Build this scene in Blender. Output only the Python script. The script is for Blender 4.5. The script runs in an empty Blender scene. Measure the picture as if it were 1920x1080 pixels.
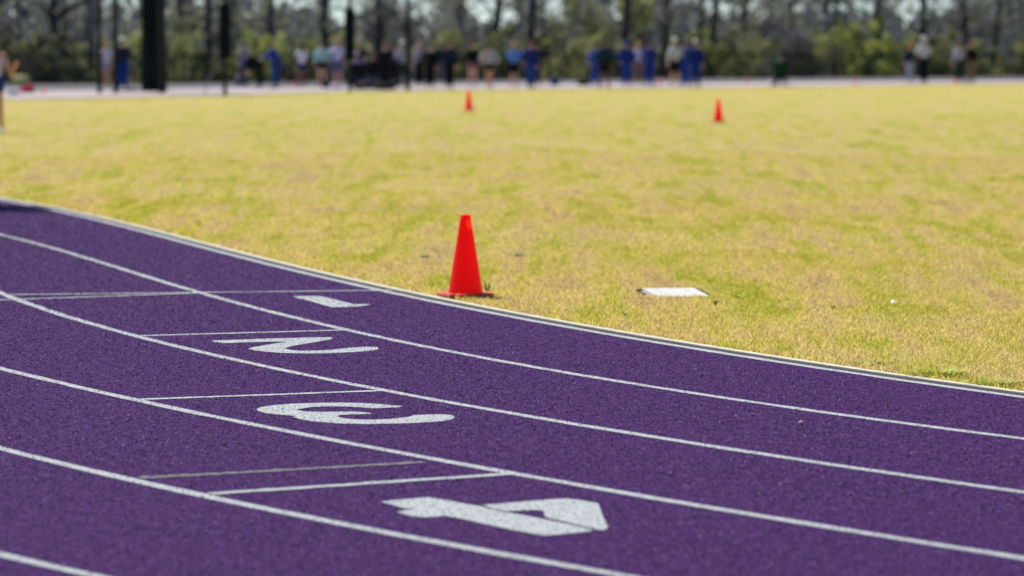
import bpy, bmesh, math, random
import numpy as np
from mathutils import Vector, Matrix, noise as mnoise
R = math.radians
random.seed(11); rng = np.random.default_rng(7)
sc = bpy.context.scene
COL = sc.collection

# ------------------------------------------------------------------ camera, sky, sun, exposure
FPX, YH, H = 7000.0, 95.0, 1.38              # focal length in photo pixels, horizon row, eye height
PITCH = math.atan((540 - YH) / FPX)
cam = bpy.data.objects.new('camera', bpy.data.cameras.new('camera')); COL.objects.link(cam)
cam.location = (0, 0, H); cam.rotation_euler = (R(90) - PITCH, 0, 0)
cam.data.sensor_width = 36; cam.data.lens = FPX / 1920 * 36
cam.data.clip_start = 0.1; cam.data.clip_end = 3000
cam.data.dof.use_dof = True; cam.data.dof.focus_distance = 15.8; cam.data.dof.aperture_fstop = 3.4
sc.camera = cam
SUN_EL, SUN_AZ = R(52), R(-42)               # azimuth from +Y, negative = to the left: a high sun behind the wood
w = bpy.data.worlds.new('World'); sc.world = w; w.use_nodes = True
nt = w.node_tree; bg = nt.nodes['Background']
sky = nt.nodes.new('ShaderNodeTexSky'); sky.sky_type = 'NISHITA'; sky.sun_disc = False
sky.sun_elevation = SUN_EL; sky.sun_rotation = SUN_AZ; sky.air_density = 0.6; sky.dust_density = 0.1; sky.ozone_density = 3.0
nt.links.new(sky.outputs[0], bg.inputs[0]); bg.inputs[1].default_value = 0.09
sd = bpy.data.lights.new('sun', 'SUN'); sd.energy = 4.7; sd.angle = R(0.53); sd.color = (1, 0.95, 0.86)
so = bpy.data.objects.new('sun', sd); COL.objects.link(so)
sdir = Vector((math.sin(SUN_AZ) * math.cos(SUN_EL), math.cos(SUN_AZ) * math.cos(SUN_EL), math.sin(SUN_EL)))
so.rotation_euler = sdir.to_track_quat('Z', 'Y').to_euler(); so.location = (-30, 40, 60)
sc.view_settings.view_transform = 'Standard'; sc.view_settings.look = 'None'
sc.view_settings.exposure = 0.66; sc.view_settings.gamma = 1

# ------------------------------------------------------------------ helpers
def gp(x, y):
    """photo pixel -> point on the ground plane (numpy arrays welcome)"""
    x = np.asarray(x, float); y = np.asarray(y, float)
    u = (x - 960) / FPX; v = (y - 540) / FPX
    dz = -(v * math.cos(PITCH) + math.sin(PITCH)); dy = math.cos(PITCH) - v * math.sin(PITCH)
    t = H / -dz
    return u * t, dy * t

def tag(o, label=None, cat=None, group=None, kind=None):
    if label: o['label'] = label
    if cat: o['category'] = cat
    if group: o['group'] = group
    if kind: o['kind'] = kind
    return o

def link(name, me, mats=None, parent=None, loc=None):
    o = bpy.data.objects.new(name, me); COL.objects.link(o)
    if mats is not None and me is not None and len(me.materials) == 0:
        for m in (mats if isinstance(mats, (list, tuple)) else [mats]): me.materials.append(m)
    if parent: o.parent = parent
    if loc is not None: o.location = loc
    return o

def empty(name, loc, rz=0.0):
    o = bpy.data.objects.new(name, None); COL.objects.link(o)
    o.location = loc; o.rotation_euler = (0, 0, rz); o.empty_display_size = .2
    return o

def copy_tree(o, parent=None):
    c = o.copy(); COL.objects.link(c)
    if parent: c.parent = parent
    for ch in list(o.children): copy_tree(ch, c)
    return c

def mesh_from(v, f, smooth=False, name='mesh'):
    me = bpy.data.meshes.new(name); me.from_pydata([tuple(map(float, p)) for p in v], [], [tuple(q) for q in f]); me.update()
    if smooth: me.polygons.foreach_set('use_smooth', np.ones(len(me.polygons), bool))
    return me

def mesh_np(v, n_per, smooth=False, mat_idx=None):
    """v: (faces*n_per, 3) unshared corners"""
    me = bpy.data.meshes.new('mesh'); nv = len(v); nf = nv // n_per
    me.vertices.add(nv); me.vertices.foreach_set('co', np.ascontiguousarray(v, np.float32).ravel())
    me.loops.add(nv); me.loops.foreach_set('vertex_index', np.arange(nv, dtype=np.int32))
    me.polygons.add(nf); me.polygons.foreach_set('loop_start', np.arange(0, nv, n_per, dtype=np.int32))
    me.polygons.foreach_set('loop_total', np.full(nf, n_per, np.int32))
    if mat_idx is not None: me.polygons.foreach_set('material_index', np.asarray(mat_idx, np.int32))
    me.update(calc_edges=True); me.validate()
    return me

class MB:
    def __init__(s): s.v = []; s.f = []; s.m = []
    def add(s, v, f, m=0):
        b = len(s.v); s.v += [tuple(p) for p in v]; s.f += [tuple(i + b for i in q) for q in f]; s.m += [m] * len(f)
    def box(s, c, d, rot=None, m=0):
        x, y, z = d[0] / 2, d[1] / 2, d[2] / 2
        P = [Vector(p) for p in ((-x,-y,-z),(x,-y,-z),(x,y,-z),(-x,y,-z),(-x,-y,z),(x,-y,z),(x,y,z),(-x,y,z))]
        if rot is not None: P = [rot @ p for p in P]
        P = [p + Vector(c) for p in P]
        s.add(P, [(0,3,2,1),(4,5,6,7),(0,1,5,4),(1,2,6,5),(2,3,7,6),(3,0,4,7)], m)
    def tube(s, pts, rad, n=8, m=0):
        pts = [Vector(p) for p in pts]
        rad = rad if isinstance(rad, (list, tuple)) else [rad] * len(pts)
        V = []; F = []
        for i, p in enumerate(pts):
            d = (pts[min(i+1, len(pts)-1)] - pts[max(i-1, 0)]).normalized()
            a = d.orthogonal().normalized() if abs(d.z) < .999 else Vector((1,0,0))
            a = (Vector((1,0,0)) - d * d.x); a = a.normalized() if a.length > .2 else (Vector((0,1,0)) - d * d.y).normalized()
            b = d.cross(a)
            for k in range(n):
                t = 2 * math.pi * k / n; V.append(p + (a * math.cos(t) + b * math.sin(t)) * rad[i])
        for i in range(len(pts) - 1):
            for k in range(n):
                F.append((i*n+k, i*n+(k+1) % n, (i+1)*n+(k+1) % n, (i+1)*n+k))
        F.append(tuple(range(n))[::-1]); F.append(tuple((len(pts)-1)*n + k for k in range(n)))
        s.add(V, F, m)
    def lathe(s, prof, n=32, c=(0,0,0), m=0, sx=1, sy=1):
        V = []; F = []
        for r, z in prof:
            for k in range(n):
                t = 2 * math.pi * k / n; V.append((c[0] + r*sx*math.cos(t), c[1] + r*sy*math.sin(t), c[2] + z))
        for i in range(len(prof) - 1):
            for k in range(n): F.append((i*n+k, i*n+(k+1) % n, (i+1)*n+(k+1) % n, (i+1)*n+k))
        s.add(V, F, m)
    def mesh(s, smooth=False):
        me = mesh_from(s.v, s.f, smooth); me.polygons.foreach_set('material_index', np.array(s.m, np.int32)); return me
    def build(s, name, mats, parent=None, smooth=False, loc=None): return link(name, s.mesh(smooth), mats, parent, loc)

# ------------------------------------------------------------------ materials
def new_mat(name):
    m = bpy.data.materials.new(name); m.use_nodes = True; n = m.node_tree.nodes; l = m.node_tree.links
    return m, n, l, n['Principled BSDF']
def nz(n, l, vec, scale, detail=4, rough=.55, dist=0):
    t = n.new('ShaderNodeTexNoise'); t.inputs['Scale'].default_value = scale; t.inputs['Detail'].default_value = detail
    t.inputs['Roughness'].default_value = rough; t.inputs['Distortion'].default_value = dist
    if vec is not None: l.new(vec, t.inputs['Vector'])
    return t.outputs['Fac']
def ramp(n, l, fac, stops):
    r = n.new('ShaderNodeValToRGB'); cr = r.color_ramp
    while len(cr.elements) < len(stops): cr.elements.new(.5)
    for e, (p, c) in zip(cr.elements, stops):
        e.position = p; e.color = (c, c, c, 1) if not isinstance(c, tuple) else (*c, 1)
    l.new(fac, r.inputs[0]); return r.outputs['Color']
def mixc(n, l, fac, a, b, mode='MIX'):
    x = n.new('ShaderNodeMix'); x.data_type = 'RGBA'; x.blend_type = mode
    for s, val in ((0, fac), (6, a), (7, b)):
        if isinstance(val, (int, float)): x.inputs[s].default_value = val
        elif isinstance(val, tuple): x.inputs[s].default_value = (*val, 1)
        else: l.new(val, x.inputs[s])
    return x.outputs[2]
def bump(n, l, bsdf, h, strength, dist):
    b = n.new('ShaderNodeBump'); b.inputs['Strength'].default_value = strength; b.inputs['Distance'].default_value = dist
    l.new(h, b.inputs['Height']); l.new(b.outputs[0], bsdf.inputs['Normal'])
def mat(name, col, rough=.6, var=.25, scale=6, spec=.4, bmp=0, metal=0, sheen=0):
    m, n, l, p = new_mat(name)
    tc = n.new('ShaderNodeTexCoord').outputs['Object']
    f = nz(n, l, tc, scale, 5, .6)
    c = ramp(n, l, f, [(.3, tuple(x * (1 - var) for x in col)), (.7, tuple(min(1, x * (1 + var)) for x in col))])
    l.new(c, p.inputs['Base Color']); p.inputs['Roughness'].default_value = rough
    p.inputs['Specular IOR Level'].default_value = spec; p.inputs['Metallic'].default_value = metal
    if sheen: p.inputs['Sheen Weight'].default_value = sheen
    if bmp: bump(n, l, p, nz(n, l, tc, scale * 6, 3), .4, bmp)
    return m

def world_xy(n, l):
    g = n.new('ShaderNodeNewGeometry'); s = n.new('ShaderNodeSeparateXYZ'); l.new(g.outputs['Position'], s.inputs[0])
    c = n.new('ShaderNodeCombineXYZ'); l.new(s.outputs[0], c.inputs[0]); l.new(s.outputs[1], c.inputs[1])
    return c.outputs[0]
def mapping(n, l, vec, rz=0, sc_=(1,1,1), loc=(0,0,0)):
    m = n.new('ShaderNodeMapping'); m.inputs['Rotation'].default_value = (0, 0, rz); m.inputs['Scale'].default_value = sc_
    m.inputs['Location'].default_value = loc; l.new(vec, m.inputs['Vector']); return m.outputs[0]

def grass_colour(n, l, blade=False):
    xy = world_xy(n, l)
    st = mapping(n, l, xy, R(-7.5), (1.0, .055, 1))                  # mower streaks along the field
    streak = nz(n, l, st, 1.5, 5, .62)
    st2 = mapping(n, l, xy, R(-26), (1.0, .10, 1), (9, 3, 0))
    streak2 = nz(n, l, st2, 3.4, 5, .65)
    patch = nz(n, l, mapping(n, l, xy, R(8), (.55, 1.0, 1)), 1.0, 7, .66, .4)
    mid = nz(n, l, xy, 3.2, 6, .7)
    fine = nz(n, l, xy, 40, 4, .75)
    def madd(a, b, f):
        x = n.new('ShaderNodeMath'); x.operation = 'MULTIPLY_ADD'; l.new(a, x.inputs[0]); x.inputs[1].default_value = f
        if isinstance(b, float): x.inputs[2].default_value = b
        else: l.new(b, x.inputs[2])
        return x.outputs[0]
    f = madd(streak, (-.655 if not blade else -.765), .7); f = madd(streak2, f, 1.2); f = madd(patch, f, .4); f = madd(mid, f, .3); f = madd(fine, f, .18 if not blade else .4)
    f = madd(f, -.735 * 1.6 + .735, 1.6)                          # low = straw, high = green
    c = ramp(n, l, f, [(.40, (.38, .29, .115)), (.60, (.445, .355, .125)), (.80, (.40, .345, .072)), (1.0, (.305, .30, .032))])
    dry = ramp(n, l, nz(n, l, mapping(n, l, xy, 0, (1,1,1), (31, 7, 0)), 1.7, 6, .7), [(.50, 0.0), (.78, .5)])
    c = mixc(n, l, dry, c, (.47, .37, .15))
    gre = ramp(n, l, nz(n, l, mapping(n, l, xy, R(-7.5), (1, .35, 1), (5, 77, 0)), 2.0, 7, .72), [(.60, 0.0), (.80, .16)])
    c = mixc(n, l, gre, c, (.27, .285, .035))
    if blade: c = mixc(n, l, 1.0, c, (1.48, 1.46, 1.7), 'MULTIPLY')
    return c, xy, fine, mid
def grass_mats():
    m, n, l, p = new_mat('grass_ground'); c, xy, fine, mid = grass_colour(n, l)
    l.new(c, p.inputs['Base Color']); p.inputs['Roughness'].default_value = .9; p.inputs['Specular IOR Level'].default_value = .15
    hsum = n.new('ShaderNodeMath'); hsum.operation = 'ADD'; l.new(fine, hsum.inputs[0])
    l.new(nz(n, l, xy, 9, 6, .75), hsum.inputs[1]); bump(n, l, p, hsum.outputs[0], .7, .05)
    m2, n, l, p = new_mat('grass_blade'); c, *_ = grass_colour(n, l, True)
    out = n['Material Output']; d = n.new('ShaderNodeBsdfDiffuse'); t = n.new('ShaderNodeBsdfTranslucent'); x = n.new('ShaderNodeMixShader')
    l.new(c, d.inputs[0]); l.new(mixc(n, l, 1.0, c, (1.0, .98, .92), 'MULTIPLY'), t.inputs[0]); x.inputs[0].default_value = .6
    l.new(d.outputs[0], x.inputs[1]); l.new(t.outputs[0], x.inputs[2]); l.new(x.outputs[0], out.inputs[0])
    return m, m2
M_GRASS, M_BLADE = grass_mats()

def track_mat():
    m, n, l, p = new_mat('purple_track'); xy = world_xy(n, l)
    g1 = nz(n, l, mapping(n, l, xy, R(3), (1, .10, 1)), 90, 4, .85); g2 = nz(n, l, xy, 24, 7, .85); g3 = nz(n, l, xy, 1.2, 4, .6)
    a = n.new('ShaderNodeMath'); a.operation = 'MULTIPLY_ADD'; l.new(g2, a.inputs[0]); a.inputs[1].default_value = .8
    b = n.new('ShaderNodeMath'); b.operation = 'MULTIPLY_ADD'; l.new(g1, b.inputs[0]); b.inputs[1].default_value = .60; b.inputs[2].default_value = -.20
    l.new(b.outputs[0], a.inputs[2])
    c = ramp(n, l, a.outputs[0], [(.38, (.009, .0008, .020)), (.50, (.044, .010, .085)), (.60, (.080, .030, .130)), (.69, (.22, .15, .28))])  # palest stop paints sunlit highlights of the grain into the colour
    c = mixc(n, l, ramp(n, l, g3, [(.35, 0.0), (.7, .3)]), c, (.056, .015, .094))
    l.new(c, p.inputs['Base Color']); p.inputs['Roughness'].default_value = .8; p.inputs['Specular IOR Level'].default_value = .05
    bump(n, l, p, a.outputs[0], .8, .012); return m
M_TRACK = track_mat()
def paint_mat(name, col, wear):
    m, n, l, p = new_mat(name); xy = world_xy(n, l)
    g = nz(n, l, xy, 26, 7, .85); g1 = nz(n, l, mapping(n, l, xy, R(3), (1, .10, 1)), 100, 4, .85)
    a = n.new('ShaderNodeMath'); a.operation = 'MULTIPLY_ADD'; l.new(g, a.inputs[0]); a.inputs[1].default_value = .45
    b = n.new('ShaderNodeMath'); b.operation = 'MULTIPLY'; l.new(g1, b.inputs[0]); b.inputs[1].default_value = .6
    l.new(b.outputs[0], a.inputs[2])
    c = ramp(n, l, a.outputs[0], [(.36 + wear, (.10, .06, .16)), (.45 + wear, tuple(x * .72 for x in col)), (.60 + wear, tuple(x * 1.12 for x in col))])
    l.new(c, p.inputs['Base Color']); p.inputs['Roughness'].default_value = .8; p.inputs['Specular IOR Level'].default_value = .15
    bump(n, l, p, a.outputs[0], .6, .01); return m
M_PAINT = paint_mat('white_paint', (.38, .415, .425), 0.03)
M_PAINT_OLD = paint_mat('worn_paint', (.19, .19, .18), .08)
M_EDGE = mat('rubber_edge', (.052, .043, .056), .85, .55, 60, .1, .006)
M_KERB = mat('kerb_concrete', (.47, .465, .35), .75, .18, 14, .3, .002)
M_CONC = mat('pale_concrete', (.355, .315, .32), .9, .12, .4, .0)
M_ASPH = mat('grey_asphalt', (.13, .13, .145), .95, .15, .5, .0)
M_SOIL = mat('woodland_soil', (.10, .085, .05), .95, .45, .5, .1)
M_LAND = mat('dry_land', (.30, .26, .09), .95, .3, .2, .1)

# ------------------------------------------------------------------ lane lines traced on the ground
LINES = [
 [(0,375),(160,408),(320,450),(480,490),(640,523),(800,562),(960,595),(1120,625),(1280,650.5),(1440,677),(1600,703),(1760,725),(1920,739)],
 [(0,440),(160,483),(320,532),(400,557),(480,578),(640,616),(800,649),(960,682),(1056,699),(1280,733),(1600,781),(1920,823)],
 [(0,547),(100,589),(180,612),(260,630),(400,663),(520,690),(640,717.5),(800,746),(960,777),(1120,804),(1280,828),(1600,878),(1920,922)],
 [(0,691),(187,734),(320,765),(640,829.5),(960,887),(1280,942),(1600,998),(1920,1047)],
 [(0,841),(320,915),(640,985),(960,1041),(1161,1079)],
 [(0,1041),(179,1080)]]
DIR = np.array([-.36, .933]); DIR /= np.linalg.norm(DIR); NRM = np.array([DIR[1], -DIR[0]])   # along the track, and towards the infield
if NRM[1] < 0: NRM = -NRM
def to_uv(x, y): return x * DIR[0] + y * DIR[1], x * NRM[0] + y * NRM[1]
def to_xy(u, v): return u * DIR[0] + v * NRM[0], u * DIR[1] + v * NRM[1]
FITS = []
for i, L in enumerate(LINES):
    a = np.array(L); u, v = to_uv(*gp(a[:, 0], a[:, 1]))
    deg = 3 if i < 4 else 2 if i == 4 else 1
    c = np.polyfit(u, v, deg); FITS.append((c, u.min(), u.max()))
def line_v(i, u):
    """v of lane line i at u, carried on straight with a gentle curve outside the traced stretch"""
    u = np.asarray(u, float)
    if i == 5:
        c, a, b = FITS[5]; off = np.polyval(c, (a+b)/2) - line_v(4, (a+b)/2); return line_v(4, u) + off
    c, a, b = FITS[i]; d = np.polyder(c); uc = np.clip(u, a, b); v = np.polyval(c, uc) + (u - uc) * np.polyval(d, uc)
    return v + np.where(u > b, .003 * (u - b) ** 2, 0)
KERB_OFF = .115
def kerb_dist(x, y):
    u, v = to_uv(x, y); return v - (line_v(0, u) + KERB_OFF + .018)
US = np.concatenate([np.arange(2, 13, .25), np.arange(13, 45, .12), np.arange(45, 62, .5)])
def strip(v0, v1, z, us=US, jit=0.0, thick=0.0):
    a = np.array(to_xy(us, v0)).T; b = np.array(to_xy(us, v1)).T; n = len(us)
    if jit:
        a += rng.normal(0, jit, (n, 1)) * NRM; b += rng.normal(0, jit, (n, 1)) * NRM
    V = [(p[0], p[1], z) for p in a] + [(p[0], p[1], z) for p in b]
    F = [(i, i+1, n+i+1, n+i) for i in range(n-1)]
    if thick:
        V += [(p[0], p[1], z - thick) for p in a] + [(p[0], p[1], z - thick) for p in b]
        F += [(2*n+i, 2*n+i+1, i+1, i) for i in range(n-1)] + [(n+i, n+i+1, 3*n+i+1, 3*n+i) for i in range(n-1)]
    me = mesh_from(V, F); 
    bm = bmesh.new(); bm.from_mesh(me); bmesh.ops.recalc_face_normals(bm, faces=bm.faces); bm.normal_update()
    up = sum(f.normal.z for f in bm.faces)
    if up < 0: bmesh.ops.reverse_faces(bm, faces=bm.faces)
    bm.to_mesh(me); bm.free(); return me

track = link('running_track', strip(line_v(0, US) - 12.0, line_v(0, US), 0.0), M_TRACK); tag(track, kind='structure')
tag(link('track_edge', strip(line_v(0, US), line_v(0, US) + KERB_OFF - .026, 0.001), M_EDGE, track), kind='structure')
kerb = link('kerb', strip(line_v(0, US) + KERB_OFF - .024, line_v(0, US) + KERB_OFF + .018, (.005), jit=.0012, thick=.06), M_KERB); tag(kerb, kind='structure')
for i in range(6):
    hw = .026
    link('lane_line', strip(line_v(i, US) - hw, line_v(i, US) + hw, .0012, jit=.0022), M_PAINT, track)
def cross_line(p, q, wd, m, name='start_line', lab=None, z=.0018, jit=.004, n=40):
    a = np.array(gp(*p)); b = np.array(gp(*q)); d = (b-a) / np.linalg.norm(b-a); nn = np.array([-d[1], d[0]])
    t = np.linspace(0, 1, n)[:, None]; P = a + (b-a) * t
    A = P + nn * (wd/2 + rng.normal(0, jit, (n, 1))); B = P - nn * (wd/2 + rng.normal(0, jit, (n, 1)))
    V = [(*p_, z) for p_ in A] + [(*p_, z) for p_ in B]
    o = link(name, mesh_from(V, [(i, n+i, n+i+1, i+1) for i in range(n-1)]), m, track)
    if lab: o['label'] = lab
    return o
cross_line((-120, 554.5), (735, 544.5), .055, M_PAINT, 'finish_line', 'thin white line crossing lanes one and two')
cross_line((-120, 567), (385, 549.5), .055, M_PAINT, 'finish_line', 'thin white line meeting the other at a narrow angle', z=.0022)
cross_line((262, 630), (655, 619), .055, M_PAINT, 'start_line', 'white start line above the 2')
cross_line((246, 750), (715, 733), .055, M_PAINT, 'start_line', 'white start line above the 3')
cross_line((393, 926.5), (965, 888.5), .055, M_PAINT, 'start_line', 'white start line above the 4')
cross_line((262, 897), (795, 867), .048, M_PAINT_OLD, 'faded_line', 'faint grey old line across lane three', jit=.006)
cross_line((268, 896), (356, 891), .055, M_PAINT_OLD, 'faded_line', 'short grey smear at the end of the old line', z=.0022, jit=.012, n=14)
DIG = {
 '1': ((540,540), 9.6, [[(75,157),(200,150),(400,148),(560,150),(700,175),(800,200),(1000,250),(1180,292),(1300,296),(1440,292),(1490,306),(1400,318),(1260,336),(1100,345),(960,348),(800,350),(600,298),(400,240),(200,190),(110,167)]]),
 '2': ((380,610), 5.3333, [[(85,158),(200,151),(500,141),(800,131),(1000,126),(1180,121),(1290,123),(1302,132),(1270,145),(1150,165),(1000,190),(880,212),(815,235),(900,252),(1000,258),(1150,255),(1300,246),(1420,232),(1520,223),(1640,218),(1740,219),(1765,230),(1750,244),(1650,259),(1500,270),(1300,280),(1100,284),(900,282),(750,276),(620,266),(520,252),(455,238),(500,222),(600,205),(750,180),(860,165),(700,165),(500,170),(300,177),(200,179),(120,168)]]),
 '3': ((460,740), 4.5714, [[(95,128),(130,110),(250,92),(400,80),(600,73),(800,71),(1000,74),(1150,83),(1300,96),(1352,104),(1300,111),(1200,115),(1090,120),(960,108),(850,103),(700,103),(560,109),(435,129),(510,147),(640,151),(800,148),(950,148),(1040,155),(1095,166),(1000,169),(900,171),(815,177),(780,189),(840,205),(950,215),(1100,217),(1250,211),(1400,194),(1440,179),(1560,173),(1700,171),(1770,178),(1795,195),(1770,215),(1680,230),(1500,243),(1300,250),(1050,255),(850,251),(700,242),(560,228),(470,212),(405,196),(440,185),(300,174),(180,162),(115,145)]]),
 '4': ((700,920), 4.1739, [[(60,90),(130,80),(260,68),(430,55),(600,82),(850,130),(1000,165),(1200,200),(1450,250),(1600,280),(1720,312),(1690,323),(1500,340),(1330,353),(1280,345),(1100,312),(900,270),(750,235),(560,198),(480,208),(380,211),(300,202),(180,170),(260,154),(330,142),(240,140),(150,115)],
   [(850,115),(950,108),(1150,90),(1350,75),(1520,64),(1650,82),(1760,102),(1800,210),(1838,295),(1800,311),(1740,305),(1600,268),(1400,225),(1345,212),(1330,155),(1200,155),(1050,164),(950,145)]])}
for d, (o0, s0, polys) in DIG.items():
    bm = bmesh.new()
    for P in polys:
        Q = []
        for i in range(len(P)):
            a = np.array(P[i], float); b = np.array(P[(i+1) % len(P)], float); k = max(1, int(np.linalg.norm((b-a)/s0) / 5))
            for j in range(k): Q.append(a + (b-a) * j / k + rng.normal(0, .16, 2) * s0 * (.5 if j == 0 else 1) * np.array([1, .35]))
        Q = np.array(Q); x, y = gp(o0[0] + Q[:, 0] / s0, o0[1] + Q[:, 1] / s0)
        f = bm.faces.new([bm.verts.new((xx, yy, .0015)) for xx, yy in zip(x, y)])
    bmesh.ops.recalc_face_normals(bm, faces=bm.faces)
    bm.normal_update()
    for f in bm.faces:
        if f.normal.z < 0: f.normal_flip()
    bmesh.ops.triangulate(bm, faces=bm.faces)
    me = bpy.data.meshes.new('lane_number'); bm.to_mesh(me); bm.free()
    ob = link('lane_number', me, M_PAINT, track); ob['label'] = 'white painted number %s' % d

# rubber crumb standing proud of the track surface
def crumbs():
    N = 460000
    u = 8 + 34 * rng.random(N) ** 1.25; v = line_v(0, u) - .03 - rng.random(N) ** .9 * 6.5
    x, y = to_xy(u, v); ok = (np.abs(x) < .142 * y + 1.6) & (y > 9); x = x[ok]; y = y[ok]; n = len(x)
    s = (.0019 + .0026 * rng.random(n)) * (.6 + y / 34); hgt = s * (.5 + .7 * rng.random(n))
    a0 = rng.random(n) * 6.283
    base = [np.c_[x + s*np.cos(a0+k*2.094), y + s*np.sin(a0+k*2.094), np.full(n, .0004)] for k in range(3)]
    top = np.c_[x + s*.3*rng.normal(size=n), y + s*.3*rng.normal(size=n), hgt]
    tri = np.stack([base[0], base[1], top, base[1], base[2], top, base[2], base[0], top], 1).reshape(-1, 3)
    return mesh_np(tri, 3)
def crumb_mat():
    m, n, l, p = new_mat('rubber_crumb'); g = n.new('ShaderNodeNewGeometry')
    c = ramp(n, l, g.outputs['Random Per Island'], [(.0, (.011, .001, .028)), (.4, (.042, .009, .082)), (.8, (.13, .075, .19)), (1.0, (.28, .21, .33))])
    l.new(c, p.inputs['Base Color']); p.inputs['Roughness'].default_value = .6; p.inputs['Specular IOR Level'].default_value = .1
    return m
tag(link('rubber_granules', crumbs(), crumb_mat(), track), kind='stuff')

# ------------------------------------------------------------------ ground and infield grass
LID_C = np.array(gp(1268, 549)).ravel()
def smooth01(t): t = np.clip(t, 0, 1); return t * t * (3 - 2 * t)
_wr = np.random.default_rng(21); _wv = [(_wr.uniform(.25, 3.2), _wr.uniform(0, 6.283), _wr.uniform(0, 6.283)) for _ in range(46)]
def ground_z(x, y):
    x = np.asarray(x, float); y = np.asarray(y, float); z = np.zeros(np.broadcast(x, y).shape)
    for k, a, ph in _wv: z = z + np.sin(k * (x * math.cos(a) + y * math.sin(a)) * 1.6 + ph) * (.010 / (.35 + k))
    z = z + .035 * np.exp(-(((x - 1.2) / 2.2) ** 2 + ((y - 27.3) / 1.1) ** 2)) - .02 * np.exp(-(((x - .6) / 1.6) ** 2 + ((y - 24.6) / .8) ** 2))
    d = kerb_dist(x, y); z = z * smooth01((d - .05) / 1.2) * (1 - smooth01((y - 55) / 25)) * (1 - np.exp(-((x - LID_C[0]) / .9) ** 2 - ((y - LID_C[1] + .5) / 1.6) ** 2))
    z = z - .012 * np.exp(-(((x - LID_C[0]) / .34) ** 2 + ((y - LID_C[1]) / .42) ** 2) ** 2)
    return np.where(d < .02, -.03, z)
ys = np.concatenate([np.arange(9, 45, .09), 45 + np.cumsum(np.linspace(.1, 1.6, 190))])
xs0 = np.concatenate([-7 - np.cumsum(np.linspace(.1, 2.2, 42))[::-1], np.arange(-7, 7, .08), 7 + np.cumsum(np.linspace(.1, 2.2, 42))])
XX, YY = np.meshgrid(xs0, ys); ZZ = ground_z(XX, YY)
nx, ny = len(xs0), len(ys)
me = bpy.data.meshes.new('infield'); V = np.stack([XX, YY, ZZ], -1).reshape(-1, 3)
idx = np.arange(nx*ny).reshape(ny, nx); Q = np.stack([idx[:-1,:-1], idx[:-1,1:], idx[1:,1:], idx[1:,:-1]], -1).reshape(-1, 4)
me.vertices.add(len(V)); me.vertices.foreach_set('co', V.astype(np.float32).ravel())
me.loops.add(Q.size); me.loops.foreach_set('vertex_index', Q.astype(np.int32).ravel())
me.polygons.add(len(Q)); me.polygons.foreach_set('loop_start', np.arange(0, Q.size, 4, dtype=np.int32)); me.polygons.foreach_set('loop_total', np.full(len(Q), 4, np.int32))
me.polygons.foreach_set('use_smooth', np.ones(len(Q), bool)); me.update(calc_edges=True)
tag(link('infield', me, M_GRASS), kind='structure')
S = 1500
tag(link('ground', mesh_from([(-S,-S/3,-.12),(S,-S/3,-.12),(S,S,-.12),(-S,S,-.12)], [(0,1,2,3)]), M_LAND), kind='structure')

def blades():
    parts = []
    for y0, y1, n, sc_ in ((14, 19, 150000, 1.0), (19, 25, 200000, 1.1), (25, 35, 190000, 1.45), (35, 50, 150000, 2.0), (50, 95, 110000, 2.8)):
        k = int(n * (1.75 if y0 < 35 else 1.35)); y = np.sqrt(rng.random(k) * (y1*y1 - y0*y0) + y0*y0); x = (rng.random(k) * 2 - 1) * (.14 * y + 3.0)
        d = kerb_dist(x, y); e = 2.2 * (rng.random(k)); ok = d > .012 - .045 * np.clip(np.sin(y * 3.1) + np.sin(y * 7.7 + 1) - .6, 0, 1.2)
        lid = (np.abs(x - LID_C[0]) < .20) & (y - LID_C[1] < .27) & (y - LID_C[1] > -.10 - .16 * rng.random(k)); ok &= ~lid; ok &= rng.random(k) < 1 - smooth01((y - 45) / 48)
        x = x[ok]; y = y[ok]; d = d[ok]
        z = ground_z(x, y) - .004; m = len(x)
        h = (.010 + .018 * rng.random(m) ** 1.6) * (1 + .18 * (sc_ - 1)) * (1 + .5 * np.exp(-d / .12)); wd = (.0022 + .0022 * rng.random(m)) * sc_
        a = rng.random(m) * 6.283; b = rng.random(m) * 6.283; ln = h * (.3 + .9 * rng.random(m))
        dx = np.cos(a) * wd; dy = np.sin(a) * wd
        A = np.c_[x - dx, y - dy, z]; B = np.c_[x + dx, y + dy, z]; T = np.c_[x + np.cos(b) * ln, y + np.sin(b) * ln, z + h]
        parts.append(np.stack([A, B, T], 1).reshape(-1, 3))
    return mesh_np(np.concatenate(parts), 3)
g = link('grass', blades(), M_BLADE); tag(g, 'short dry yellow and green grass blades over the infield', 'grass', kind='stuff')

def px_strip(name, near, far, z, m):
    xs = np.linspace(-420, 2340, 60)
    n = np.interp(xs, *zip(*near)); f = np.interp(xs, *zip(*far)); a = gp(xs, n); b = gp(xs, f); k = len(xs)
    V = [(a[0][i], a[1][i], z) for i in range(k)] + [(b[0][i], b[1][i], z) for i in range(k)]
    return tag(link(name, mesh_from(V, [(i, i+1, k+i+1, k+i) for i in range(k-1)]), m), kind='structure')
NEAR = [(-420,194),(0,188),(420,180),(640,172.5),(960,168),(1300,165.5),(1600,161.5),(1920,157),(2340,152)]
MIDL = [(-420,178),(0,173),(420,166.5),(960,159),(1300,157),(1600,154.5),(1920,152.5),(2340,149)]
FARL = [(-420,163),(0,160.5),(420,157),(960,151),(1300,148.5),(1920,145),(2340,142)]
px_strip('concrete_apron', NEAR, MIDL, .022, M_CONC); px_strip('asphalt_path', MIDL, FARL, .018, M_ASPH)
fx, fy = gp(np.linspace(-900, 2900, 20), np.interp(np.linspace(-900, 2900, 20), *zip(*FARL)) - .3)
V = [(a, b, .01) for a, b in zip(fx, fy)] + [(a * 3, 900, .01) for a in fx]
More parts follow.
